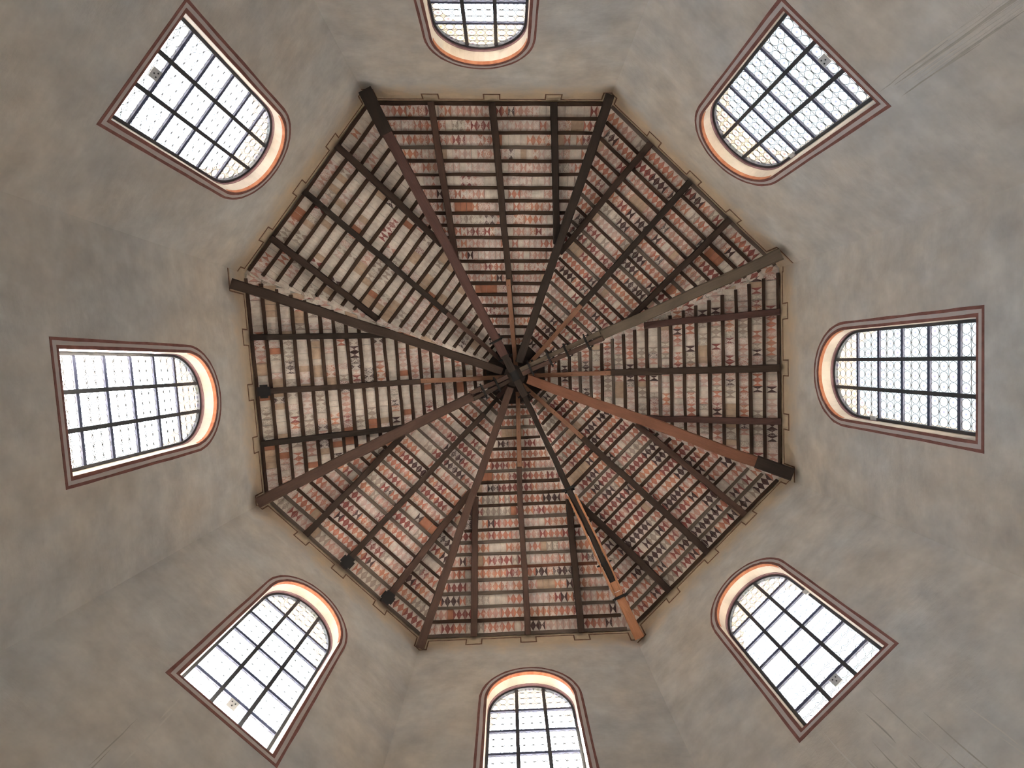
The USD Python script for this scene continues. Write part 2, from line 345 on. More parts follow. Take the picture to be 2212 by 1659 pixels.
# ---------------------------------------------------------------- walls
# rafters: feet and inner ends in pixels of the photograph, turned into places on their roof planes below
RAFT = [
    [((929, 209), (967.5, 449)), ((1062, 207.6), (1101, 602.7)), ((1195.9, 210.7), (1202.6, 485.9))],
    [((1410, 304), (1224, 529)), ((1496, 388), (1255, 660)), ((1581, 471), (1369, 678.6))],
    [((1691, 672), (1389, 704)), ((1695.5, 795), (1319, 804.5)), ((1694.5, 911.6), (1402.5, 904.8))],
    [((1613, 1113.7), (1401, 938)), ((1533.4, 1198), (1257, 945)), ((1452, 1284), (1235, 1073))],
    [((1256.7, 1368.8), (1230.6, 1092)), ((1141.5, 1378), (1121, 1008)), ((1023.5, 1385.7), (1027, 1078.6))],
    [((828.3, 1304), (1007, 1075.5)), ((739, 1226), (1041, 900)), ((657.5, 1157), (869, 940.7))],
    [((554.4, 961), (868, 924.6)), ((539, 848), (907, 824.5)), ((525.7, 728.8), (807.5, 725.4))],
    [((576.6, 509), (834.5, 705)), ((645, 405), (966, 677)), ((718, 306.6), (918, 494))]]
BATTEN_T = 0.05
RAFT_W, RAFT_H = 0.15, 0.17
RDROP = BATTEN_T + RAFT_H                       # underside of the rafters below the tiles, at right angles to the slope
def roof_hit(s, px, py, drop):
    r = ray(px, py); vd = drop * math.hypot(1, s.slope)
    rn = r[:2] @ s.n; e = EYE[:2] @ s.n
    # EYE.z + k = ZE - vd + (D - e - k rn) slope
    k = (ZE - vd + (s.D - e) * s.slope - EYE[2]) / (1 + rn * s.slope)
    p = EYE + r * k
    return (p[:2] - s.mid) @ s.t, p[:2] @ s.n
for i, s in enumerate(SIDES):
    s.raft = []
    for (f, e) in RAFT[i]:
        lf = roof_hit(s, *f, RDROP)[0]; le, re = roof_hit(s, *e, RDROP)
        s.raft.append([lf, le, re])

HIPS = [  # foot pixel, inner pixel, width, depth, material, inner height below the apex
    ((787, 196), (1098, 784), .25, .27, 'wood_purple'), ((1319.5, 204), (1121, 783), .20, .26, 'wood_black'),
    ((1688, 548), (1139, 797), .245, .27, 'wood_grey'), ((1713, 1026), (1140, 819), .25, .27, 'wood_red'),
    ((1382, 1379), (1125, 837), .20, .27, 'wood_dark'), ((907, 1401), (1103, 837), .18, .26, 'wood_umber'),
    ((556, 1087), (1086, 824), .235, .27, 'wood_umber'), ((498, 612), (1085, 802), .21, .26, 'wood_dark')]
HDROP = 0.40
def hip_point(h, fr, below=0.0):
    p = h['p0'] + (h['p1'] - h['p0']) * fr; return p - np.array([0, 0, below])
HP = []
for i, (fp, ip, w, dp, mt) in enumerate(HIPS):
    c = CORN[i]; r = ray(*fp)
    u = c / np.hypot(*c)
    # foot: on the vertical line of the corner, a hand's breadth inside
    k = min((q_.D - .18 - q_.n @ EYE[:2]) / (q_.n @ r[:2]) for q_ in (SIDES[i - 1], SIDES[i]))   # clear of both walls
    p0 = EYE + r * k
    top_drop = .0
    z1 = APEX[2] - .84
    p1 = at_height(*ip, z1)
    HP.append(dict(p0=p0, p1=p1, w=w, d=dp))
for i, s in enumerate(SIDES):
    l0, w, zs, zb = WIN[i]
    g = np.random.default_rng(100 + i)
    op = arch(l0, w - BAND + 0.012, zs, zb + BAND * 0.75)
    out = sbox(-s.half, 0.0, s.half, ZE + 0.03)
    man = poly_solid(out.difference(op), THICK)
    v, f = arr(man)
    back = v[:, 2] > THICK * 0.5
    k = math.tan(math.radians(22.5)) * THICK
    v[back & (v[:, 0] > s.half - 1e-4), 0] += k; v[back & (v[:, 0] < -s.half + 1e-4), 0] -= k
    v[back & (v[:, 1] > ZE), 1] -= THICK * s.slope
    name = 'wall_' + DIR[i]
    W = '/World/' + name
    base = wall_point(s, 0, 0)
    LOC[W] = base
    x = UsdGeom.Xform.Define(stage, W); x.AddTranslateOp().Set(Gf.Vec3d(*map(float, base)))
    say(x.GetPrim(), f'plastered grey-brown drum wall around the arched window at the {WHERE[i]} of the photo', 'wall', 'eight walls of the octagonal drum', 'structure')
    s.wall = W
    part(W, 'plaster', on_wall(s, (v, f)), MAT['plaster'])
    rev = arch(l0, w - BAND + 0.011, zs, zb + BAND * 0.75 + .001).difference(arch(l0, w - BAND, zs, zb + BAND * 0.75 + 0.012))
    part(W, 'reveal', on_wall(s, poly_solid(rev, THICK - .004), 0.002), MAT['plaster_reveal'], label='cream plaster reveal around the window')
    A = lambda inset, zin, wob=0.0: arch(l0, w - inset, zs, zb + zin, wob=wob, g=g)
    out_l = A(0, 0, .003); out_i = A(LINE_OUT, LINE_OUT * .9, .003)
    in_o = A(LINE_OUT + LINE_GAP, (LINE_OUT + LINE_GAP) * .9, .003); in_i = A(BAND - .002, BAND * .75 + .01)
    part(W, 'painted_band', on_wall(s, poly_solid(A(.012, .012).difference(in_i), .003), -.003), MAT['paint_mauve'])
    part(W, 'painted_border', on_wall(s, poly_solid(out_l.difference(out_i), .006), -.006), MAT['paint_oxblood'], label='outer dark red border line')
    part(W, 'painted_border', on_wall(s, poly_solid(in_o.difference(in_i), .006), -.006), MAT['paint_oxblood'], label='inner dark red border line')
    # the inner line's paint carries on over the edge into the soffit of the arch (orange-red), and a purple line runs beside the frame
    clip = sbox(l0 - 3, zs + .10, l0 + 3, zs + 3)
    lip = A(BAND - .001, 0).difference(A(BAND + .005, 0)).intersection(clip)
    part(W, 'painted_edge', on_wall(s, poly_solid(lip, .062), 0.0), MAT['paint_orange'], label='orange-red painted edge of the arch soffit')
    clip2 = sbox(l0 - 3, zs - .5, l0 + 3, zs + 3)
    lip2 = A(BAND - .001, 0).difference(A(BAND + .006, 0)).intersection(clip2)
    part(W, 'painted_edge', on_wall(s, poly_solid(lip2, .055), GLASS_D - .085), MAT['paint_purple'], label='purple-brown line on the soffit beside the frame')

    # painted line under the eaves, stepping down around each rafter foot
    def outline(e):
        u = [sbox(-s.half, ZE - .085 - e, s.half, ZE + 1)]
        for lf, le, re in s.raft:
            u.append(sbox(lf - RAFT_W / 2 - .085 - e, ZE - .30 - e, lf + RAFT_W / 2 + .085 + e, ZE + 1))
        for sgn in (-1, 1):
            h = HP[i if sgn < 0 else (i + 1) % 8]
            dv = h['p0'] - EYE; kw = (s.D - s.n @ EYE[:2]) / (s.n @ dv[:2]); pw = EYE + dv * kw      # where the wall shows just past the foot
            ext = max(.10, s.half - abs((pw[:2] - s.mid) @ s.t) + h['w'] * .5 + .045) + e
            zl = pw[2] - .05 - e
            u.append(sbox(min(sgn * s.half, sgn * (s.half - ext)), zl, max(sgn * s.half, sgn * (s.half - ext)), ZE + 1))
        return unary_union(u).intersection(sbox(-s.half, 0, s.half, ZE + .028))
    o0, o1, o2 = outline(0), outline(.028), outline(-.045)
    part(W, 'eaves_line', on_wall(s, poly_solid(o1.difference(o0), .006), -.006), MAT['paint_line'], label='brown painted line stepping around the rafter feet')
    part(W, 'eaves_band', on_wall(s, poly_solid(o0.difference(o2), .004), -.004), MAT['paint_tan'], label='tan painted band above the brown line')

# scraped vertical scars running down the plaster below three of the windows
def scars(i, fr0, fr1, n, seed):
    s = SIDES[i]; l0, w, zs, zb = WIN[i]; g = np.random.default_rng(seed); sets = [[], []]
    for k in range(n):
        l = l0 + w * g.uniform(fr0, fr1); z1 = zb - g.uniform(.0, 2.6); z0 = z1 - g.uniform(.4, 1.6); wd = g.uniform(.008, .026)
        zz = np.linspace(z0, z1, 7); jl = l + np.cumsum(g.normal(0, .005, 7)); hw = wd / 2 * np.r_[.1, .7, 1, 1, .9, .6, .1]
        sets[k % 2].append(Polygon(np.vstack([np.c_[jl - hw, zz], np.c_[jl + hw, zz][::-1]])))
    for nm, st, mt in (('pale_scar', sets[0], 'scar_pale'), ('dark_scar', sets[1], 'scar_dark')):
        part(s.wall, nm, on_wall(s, poly_solid(unary_union(st), .003), -.003), MAT[mt], kind='stuff')
paint('scar_pale', (.60, .565, .51), (.66, .61, .54)); paint('scar_dark', (.40, .37, .32), (.47, .43, .37))
scars(1, .66, .98, 26, 41); scars(3, -.9, .75, 26, 42); scars(5, .1, .9, 8, 43)

# floor and the ground outside
fl = thing('floor', 'pale stone floor of the octagonal room below the camera', 'floor', (0, 0, 0), None, 'structure')
v, f = arr(poly_solid(Polygon(CORN * 1.0), 0.2)); v[:, 2] -= 0.2
part(fl, 'slab', (v, f), MAT['floor_stone'])
gr = thing('ground', 'open ground outside around the building', 'ground', (0, 0, 0), None, 'structure')
a = np.linspace(0, 2 * np.pi, 49)[:-1]
ring = Polygon(np.c_[np.cos(a), np.sin(a)] * 90).difference(Polygon(CORN * 1.12))
v, f = arr(poly_solid(ring, 0.3)); v[:, 2] -= 0.35
part(gr, 'soil', (v, f), MAT['ground_soil'])

# ---------------------------------------------------------------- roof slopes: deck, tiles, battens
PITCH, COLW, GAP = 0.0220 * SC, 0.1415, 0.0055
# how the painting has survived on each slope: weights of the TILE_PAINT entries, and wear
STYLE = {
    0: ([3, 3, 1.2, .5, 1, 1.5, 2.2, .35, .3, 3], (2, 6)), 1: ([1.5, 3, 2.8, 1.8, 1.4, 1.6, .8, .15, .4, 2], (0, 4)),
    2: ([1.5, 1.6, 1.2, 1.0, 2.4, .5, 2.2, .1, .7, 2.4], (1, 5)), 3: ([.6, 3, 3.2, 2.6, 1, 1.8, .6, .1, .3, 1.6], (0, 3)),
    4: ([1.2, 4, 1.8, 1.2, .6, 2.6, 1, .15, .2, 2.2], (0, 4)), 5: ([1.0, 3.2, 2.4, 1.4, .8, 2.4, 1.4, .15, .3, 2], (0, 4)),
    6: ([2, .8, .6, .7, 2, .5, 4, 1.2, 1.2, 1.4], (2, 6)), 7: ([1, .3, .25, .35, 1.4, .3, 6.5, .45, 1.6, .9], (3, 7))}
CEIL = []
def clip_poly(poly, p, nrm):
    out = []
    for i in range(len(poly)):
        a, b = poly[i], poly[(i + 1) % len(poly)]
        da, db = (a - p) @ nrm, (b - p) @ nrm
        if da >= 0: out.append(a)
        if (da >= 0) != (db >= 0): out.append(a + (b - a) * da / (da - db))
    return out

def prism(s, poly, up0, up1):
    """polygon of (l, rho) on a slope between two heights above the tile underside"""
    p = np.array(poly); n = len(p)
    lo, hi = roof_point(s, p[:, 0], p[:, 1], up0), roof_point(s, p[:, 0], p[:, 1], up1)
    V = np.vstack([lo, hi]); F = []
    for k in range(1, n - 1): F += [[0, k, k + 1], [n, n + k + 1, n + k]]
    for k in range(n):
        j = (k + 1) % n; F += [[k, n + k, n + j], [k, n + j, j]]
    F = np.array(F); c = V.mean(0); a, b, e = V[F[:, 0]] - c, V[F[:, 1]] - c, V[F[:, 2]] - c
    if np.einsum('ij,ij->i', a, np.cross(b, e)).sum() < 0: F = F[:, ::-1]
    return V, F

for i, s in enumerate(SIDES):
    name = numbered('/World', 'ceiling'); path = '/World/' + name
    base = roof_point(s, 0, s.D)
    LOC[path] = base
    x = UsdGeom.Xform.Define(stage, path); x.AddTranslateOp().Set(Gf.Vec3d(*map(float, base)))
    say(x.GetPrim(), f'sloping roof underside of painted tiles and battens at the {WHERE[i]} of the octagon', 'ceiling', 'eight tiled roof slopes', 'structure')
    s.ceil = path
    rho_a = s.n @ APEX[:2]
    A = np.array([s.apl, rho_a]); L0, R0 = np.array([-s.half, s.D]), np.array([s.half, s.D])
    # deck (mortar bed) reaching out over the wall
    ov = 0.9; kl = (L0 - A) / (s.D - rho_a); kr = (R0 - A) / (s.D - rho_a)
    lap = np.array([.06, 0])                    # neighbouring beds overlap along the hips
    deck = [A - lap + [0, -.12], A - lap + kl * (s.D - rho_a + ov), A + lap + kr * (s.D - rho_a + ov), A + lap + [0, -.12]]
    part(path, 'mortar_bed', prism(s, deck, .026, .20), MAT['mortar'], label='grey mortar bed above the tiles')
    hipl = np.array([-(L0 - A)[1], (L0 - A)[0]]); hipr = np.array([-(R0 - A)[1], (R0 - A)[0]])
    if hipl @ (np.array([0, s.D]) - A) < 0: hipl = -hipl
    if hipr @ (np.array([0, s.D]) - A) < 0: hipr = -hipr
    hipl /= np.linalg.norm(hipl); hipr /= np.linalg.norm(hipr)
    wts, (w0, w1) = STYLE[i]; wts = np.array(wts) / sum(wts)
    g = np.random.default_rng(300 + i)
    tiles = []
    rows = int((s.D - rho_a) / PITCH)
    b0 = s.D - 0.041
    for r in range(rows):
        hi_, lo_ = b0 - PITCH * r, b0 - PITCH * (r + 1)
        n = int(2 * s.half / COLW) + 2; off = g.uniform(-.2, .2) * COLW
        prev = 0
        for c in range(-n // 2, n // 2 + 1):
            l = s.apl * 0 + c * COLW + off
            j = g.normal(0, .003, 3)
            q = [np.array(t) for t in ((l + GAP / 2 + j[0], hi_ - .004), (l + COLW - GAP / 2 + j[0], hi_ - .004), (l + COLW - GAP / 2 + j[0], lo_ + .004), (l + GAP / 2 + j[0], lo_ + .004))]
            box_ = q
            q = clip_poly(q, A, hipl)
            q = clip_poly(q, A, hipr) if len(q) > 2 else q
            if len(q) < 3 or Polygon(q).area < .004: continue
            idx = prev if g.random() < .38 else int(g.choice(NT, p=wts)); prev = idx
            wear = int(g.integers(w0, w1 + 1))
            V, F = prism(s, q, g.uniform(-.004, .003), .034)
            p = np.array(q); lu = np.clip((p[:, 0] - box_[0][0]) / (COLW - GAP), .02, .98); lv = np.clip((p[:, 1] - lo_) / PITCH, .02, .98)
            # the visible stretch of a tile lies between two battens
            uv = np.c_[idx + lu, wear + lv]
            tiles.append((V, F, np.vstack([uv, uv]), r))
    # which show largest: the lower rows (nearer the eaves)
    for V, F, uv, r in tiles[:300]:
        part(path, 'tile', (V, F), MAT['tile'], uv=uv)
    rest = tiles[300:]
    if rest:
        m = join([(V, F) for V, F, _, _ in rest])
        part(path, 'tile_field', m, MAT['tile'], uv=np.vstack([u for _, _, u, _ in rest]), label='upper tiles towards the apex', kind='stuff')
    # battens
    for r in range(rows - 1):
        rho = b0 - PITCH * r
        t = (rho - rho_a) / (s.D - rho_a)
        if t < .06: break
        la, lb = A[0] + (L0[0] - A[0]) * t + .10, A[0] + (R0[0] - A[0]) * t - .10
        if lb - la < .1: continue
        wd = .072 + g.uniform(-.008, .010)
        sag = g.normal(0, .006, 2)
        # beam() wants its underside line
        p0 = roof_point(s, la, rho + sag[0], -BATTEN_T); p1 = roof_point(s, lb, rho + sag[1], -BATTEN_T)
        nrm = roof_point(s, 0, 0, 1) - roof_point(s, 0, 0, 0)
        d = (p1 - p0) / np.linalg.norm(p1 - p0); sd = np.cross(nrm, d)
        nn = max(3, int((lb - la) / .5)); V, U = [], []
        for k in range(nn + 1):
            cpt = p0 + (p1 - p0) * k / nn + sd * g.normal(0, .004)
            ww = wd / 2 * (1 + g.normal(0, .06))
            for m_, (a_, b_) in enumerate(((-ww, 0), (ww, 0), (ww, BATTEN_T - .001), (-ww, BATTEN_T - .001))):
                V.append(cpt + sd * a_ + nrm * b_); U.append(((lb - la) * k / nn + r * 3.1 + i, m_ * .05 + r * .7))
        F = []
        for k in range(nn):
            for m_ in range(4):
                a_, b_ = k * 4 + m_, k * 4 + (m_ + 1) % 4
                F += [[a_, b_, b_ + 4], [a_, b_ + 4, a_ + 4]]
        F += [[0, 2, 1], [0, 3, 2]]; e_ = nn * 4; F += [[e_, e_ + 1, e_ + 2], [e_, e_ + 2, e_ + 3]]
        V, F = np.array(V), np.array(F); c_ = V.mean(0); aa, bb, cc = V[F[:, 0]] - c_, V[F[:, 1]] - c_, V[F[:, 2]] - c_
        if np.einsum('ij,ij->i', aa, np.cross(bb, cc)).sum() < 0: F = F[:, ::-1]
        pick = g.random()
        grey = {0: .05, 1: .30, 2: .30, 3: .45, 4: .6, 5: .5, 6: .05, 7: .05}[i]
        mt = 'wood_batten_grey' if pick < grey else ('wood_batten_red' if pick > (.93 if i in (3, 4, 5) else .985) else 'wood_batten')
        part(path, 'batten', (V, F), MAT[mt], uv=np.array(U))

# ---------------------------------------------------------------- rafters
SIDEWORD = [('left', 'right'), ('upper', 'lower'), ('upper', 'lower'), ('upper', 'lower'), ('right', 'left'), ('lower', 'upper'), ('lower', 'upper'), ('lower', 'upper')]
RMAT = [['wood_umber', 'wood_dark', 'wood_black'], ['wood_dark', 'wood_black', 'wood_dark'], ['wood_purple', 'wood_dark', 'wood_purple'], ['wood_umber', 'wood_dark', 'wood_dark'],
        ['wood_dark', 'wood_umber', 'wood_umber'], ['wood_umber', 'wood_dark', 'wood_dark'], ['wood_black', 'wood_dark', 'wood_black'], ['wood_dark', 'wood_black', 'wood_dark']]
PLANK = [((1097.6, 604), (1114.8, 785)), ((1255, 660), (1140, 792)), ((1319, 805.5), (1150, 812)), ((1258, 945), (1135, 837)), ((1122, 1008), (1118.8, 856)), ((1075, 858), (1090, 842)), ((909, 823), (1080, 815.5)), ((966, 677), (1084, 780))]
DEBUG = False
SHOE = {(6, 1), (5, 1), (5, 0)}
HIPLINE = []
for h in HIPS:
    r = ray(*h[0]); HIPLINE.append((h[0], h[1]))
for i, s in enumerate(SIDES):
    for k, (lf, le, re) in enumerate(s.raft):
        mid_ = k == 1
        rho0 = s.D - .012
        if mid_:
            l1, r1 = le, re
        else:   # runs on until the side of the hip rafter
            kk = (le - lf) / (s.D - re); A_l, A_r = s.apl, s.n @ APEX[:2]
            sgn = -1 if lf < 0 else 1
            # hip line: l = A_l + (sgn*half - A_l) * (rho-A_r)/(D-A_r)
            m_ = (sgn * s.half - A_l) / (s.D - A_r)
            # lf + kk (D - rho) = A_l + m_ (rho - A_r) - sgn*.17
            h = HP[i if sgn < 0 else (i + 1) % 8]
            for off in (.11, .20):              # under the roof plane the jack passes over a low hip, else it stops at its side
                r1 = (lf + kk * s.D - A_l + m_ * A_r + sgn * off) / (m_ + kk); l1 = lf + kk * (s.D - r1)
                e_ = roof_point(s, l1, r1, -RDROP - .012); tt = np.hypot(*(e_[:2] - h['p0'][:2])) / np.hypot(*(h['p1'] - h['p0'])[:2])
                top = h['p0'][2] + (h['p1'][2] - h['p0'][2]) * tt + h['d'] * 1.13
                if DEBUG: print(i, k, off, 'gap', round(float(e_[2] - top), 3))
                if e_[2] > top + .004: break
        p0, p1 = roof_point(s, lf, rho0, -RDROP), roof_point(s, l1, r1, -RDROP)
        if mid_:
            lab = f'dark middle rafter of the {WHERE[i]} roof slope' + (', with an iron shoe' if (i, k) in SHOE else '')
        else:
            w_ = SIDEWORD[i][0 if k == 0 else 1]
            lab = f'short dark jack rafter, {w_} of two on the {WHERE[i]} slope' + (', iron shoe' if (i, k) in SHOE else '')
        T = thing('common_rafter' if mid_ else 'jack_rafter', lab, 'rafter', p0, 'middle rafters of the roof slopes' if mid_ else 'jack rafters ending at the hips')
        m, uv = beam(p0, p1, RAFT_W * (1.0 + .08 * rng.normal()), RAFT_H - .016, seed=11 + i * 3 + k)
        part(T, 'timber', m, MAT[RMAT[i][k]], uv=uv)
        if mid_:
            (ax, ay), (bx, by) = PLANK[i]
            la, ra = roof_hit(s, ax, ay, RDROP + .05); lb, rb = roof_hit(s, bx, by, RDROP + .05)
            ra += .12; rb = max(rb, s.n @ APEX[:2] + .05)
            q0, q1 = roof_point(s, la, ra, -RDROP - .052), roof_point(s, lb, rb, -RDROP - .052)
            m, uv = beam(q0, q1, .115, .048, rough=.005, seed=60 + i)
            part(T, 'splice_plank', m, MAT['wood_plank' if i not in (5, 7) else 'wood_umber'], uv=uv, label='reddish-brown plank nailed under the inner end')
            # the timber's own thinner continuation above the plank
            c0, c1 = roof_point(s, l1, r1 - .004, -RDROP + .006), roof_point(s, lb, rb, -RDROP + .006)
            m, uv = beam(c0, c1, .105, RAFT_H - .03, rough=.005, seed=80 + i)
            part(T, 'timber', m, MAT['wood_black'], uv=uv)
            for fr in (.06, .45, .93):
                q = q0 + (q1 - q0) * fr
                part(T, 'nail', hexa(q + np.array([-.008, -.008, -.006]), (.016, 0, 0), (0, .016, 0), (0, 0, .008)), MAT['iron'])
        if (i, k) in SHOE:
            d = p1 - p0; d /= np.linalg.norm(d)
            part(T, 'iron_shoe', strap_mesh(p0 + d * .16, d, RAFT_W * 1.1, RAFT_H - .05, .27, .014), MAT['iron'], label='black iron shoe at the foot')

# ---------------------------------------------------------------- hip rafters
HLAB = ['purplish-brown hip rafter from the upper left corner, nearest the top window', 'near-black hip rafter from the upper right corner, nearest the top window',
        'weathered grey-brown hip rafter from the corner above the right window', 'reddish-brown hip rafter with a black foot at the corner below the right window',
        'split dark hip rafter strapped with iron, at the corner right of the bottom window', 'slim brown hip rafter from the corner left of the bottom window',
        'brown hip rafter from the corner below the left window, strapped near the hub', 'dark hip rafter from the corner above the left window']
def frac_at(i, px, py):
    """how far along a hip the given pixel lies"""
    best = None
    for fr in np.linspace(0, 1, 401):
        p = hip_point(HP[i], fr); q = CAM_R.T @ (p - EYE); x, y = CX + FPX * q[0] / q[2], CY + FPX * q[1] / q[2]
        e = (x - px) ** 2 + (y - py) ** 2
        if best is None or e < best[0]: best = (e, fr)
    return best[1]
STRAPS = {2: [(1268.6, 751), (1222, 762), (1189, 783), (1149, 804)], 6: [(1077.7, 836), (1048.5, 849)], 0: [(1069.7, 738), (1089.6, 775)], 4: [(1128, 854.6), (1227.5, 1055), (1303, 1218), (1333.6, 1292)]}
HIPT = []
for i, (fp, ip, w, dp, mt) in enumerate(HIPS):
    h = HP[i]; p0, p1 = h['p0'], h['p1']; d = (p1 - p0) / np.linalg.norm(p1 - p0)
    side = np.cross(d, [0, 0, 1.0]); side /= np.linalg.norm(side)
    T = thing('hip_rafter', HLAB[i], 'rafter', p0, 'eight hip rafters meeting at the hub'); HIPT.append(T)
    if i == 3:
        f1 = frac_at(3, 1633, 1000)
        pm = hip_point(h, f1)
        m, uv = beam(pm, p1, w, dp, seed=204); part(T, 'timber', m, MAT[mt], uv=uv)
        m, uv = beam(p0, pm - d * .003, w * 1.12, dp * 1.05, seed=205); part(T, 'foot_timber', m, MAT['wood_black'], uv=uv, label='black charred foot end')
    elif i == 0:
        m, uv = beam(p0, p1, w * .92, dp, seed=201); part(T, 'timber', m, MAT[mt], uv=uv)
        q = p0 + d * .9 - np.array([0, 0, .05])
        m, uv = beam(p0 - np.array([0, 0, .045]), q, w * 1.1, .045, seed=202, rough=.012); part(T, 'foot_timber', m, MAT['wood_black'], uv=uv, label='black bolster under the foot')
    elif i in (2, 6):
        f1 = frac_at(i, *((1282, 738) if i == 2 else (1040, 852)))
        pm = hip_point(h, f1)
        m, uv = beam(p0, pm, w, dp, seed=210 + i); part(T, 'timber', m, MAT[mt], uv=uv)
        sg = 1 if i == 2 else -1
        for q, (of, mm) in enumerate(((-.075, 'wood_grey' if i == 2 else 'wood_dark'), (.085, 'wood_umber' if i == 2 else 'wood_umber'))):
            a_ = pm - d * .22 + side * of * 1.0 - np.array([0, 0, .05 * (q + 1) + .02]); b_ = p1 + d * .20 + side * of * .75 - np.array([0, 0, .05 * (q + 1) + .12])
            m, uv = beam(a_, b_, .115, .20 if q == 0 else .16, seed=220 + i + q); part(T, 'splice_timber', m, MAT[mm], uv=uv, label='spliced timber of the doubled inner end')
    elif i == 4:
        m, uv = beam(p0 + d * 1.25, p1, w * .68, dp, seed=230, rough=.012); part(T, 'timber', m, MAT['wood_black'], uv=uv)
        m, uv = beam(p0, p0 + d * 1.247, w, dp, seed=231, rough=.014); part(T, 'foot_timber', m, MAT['wood_orange'], uv=uv, label='orange-brown bare foot of the split timber')
        fa = frac_at(4, 1233, 1070)
        for sg in (-1, 1):
            a_ = p0 + d * 1.0 + side * sg * .092 - np.array([0, 0, .045]); b_ = hip_point(h, fa, .045) + side * sg * .092
            m, uv = beam(a_, b_, .042, .15, seed=233 + sg, rough=.010, seg=.22); part(T, 'splint', m, MAT['wood_orange'], uv=uv, label='orange-brown splint along the side')
        fw = frac_at(4, 1332, 1279); part(T, 'wire_binding', strap_mesh(hip_point(h, fw), d, w * 1.05, dp, .012, .006), MAT['wire'], label='pale wire wound round the timber')
    else:
        m, uv = beam(p0, p1, w, dp, seed=240 + i); part(T, 'timber', m, MAT[mt], uv=uv)
    # packing timber between the hip and the jack rafters that land on it
    up_ = np.cross(side, d); up_ = up_ if up_[2] > 0 else -up_
    q0, q1 = (hip_point(h, fr) + up_ * (dp + .016) for fr in (.37, .70))
    m, uv = beam(q0, q1, w * .62, .115, seed=260 + i); part(T, 'packing_timber', m, MAT['wood_black'], uv=uv)
    for px, py in STRAPS.get(i, []):
        fr = frac_at(i, px, py); lowr = .235 if i in (2, 6) else .016
        part(T, 'iron_strap', strap_mesh(hip_point(h, fr, lowr), d, w + (.06 if i in (2, 6) else .03), .27 if i in (2, 6) else dp + lowr, .055), MAT['iron'], label='black iron strap')
# hub where the hips cross
hub_c = at_height(1112, 812, APEX[2] - .97)
H = thing('roof_hub', 'dark bolted timber hub where all the hip rafters cross under the apex', 'hub', hub_c)
d04 = HP[4]['p0'] - HP[0]['p0']; d04[2] = 0; d04 /= np.linalg.norm(d04)
s04 = np.array([-d04[1], d04[0], 0])
d26 = HP[6]['p0'] - HP[2]['p0']; d26[2] = 0; d26 /= np.linalg.norm(d26)
m, uv = beam(hub_c - d04 * .60 - np.array([0, 0, .03]), hub_c + d04 * .60 - np.array([0, 0, .03]), .19, .12, seed=301)
part(H, 'cross_timber', m, MAT['wood_black'], uv=uv)
part(H, 'iron_plate', hexa(hub_c - d04 * .13 - s04 * .10 - np.array([0, 0, .045]), d04 * .26, s04 * .20, (0, 0, .014)), MAT['iron'], label='black iron plate under the crossing')
for a_, b_ in ((-.08, -.05), (.08, -.05), (-.08, .05), (.08, .05)):
    q = hub_c + d04 * a_ + s04 * b_ - np.array([0, 0, .062])
    part(H, 'bolt', hexa(q - d04 * .014 - s04 * .014, d04 * .028, s04 * .028, (0, 0, .018)), MAT['iron'])
aa = np.linspace(0, 2 * np.pi, 13)[:-1]
post = CrossSection([[(0.29 * math.cos(t), 0.29 * math.sin(t)) for t in aa]]).extrude(.5)
v, f = arr(post); v += hub_c + np.array([0, 0, .10])
part(H, 'king_block', (v, f), MAT['wood_black'], uv=np.c_[v[:, 2], np.arctan2(v[:, 1] - hub_c[1], v[:, 0] - hub_c[0]) * .2])
# dark boards closing the apex
B = thing('apex_board', 'dark octagonal boarding closing the roof apex above the hub', 'boarding', APEX - np.array([0, 0, .3]))
for i, s in enumerate(SIDES):
    ra = s.n @ APEX[:2]; t = .82 / (s.D - ra)
    q = [np.array([s.apl, ra]), np.array([s.apl + (-s.half - s.apl) * t, ra + .82]), np.array([s.apl + (s.half - s.apl) * t, ra + .82])]
    V, F = prism(s, q, -.062, -.052)
    part(B, 'board', (V, F), MAT['wood_black'], uv=V[:, :2])

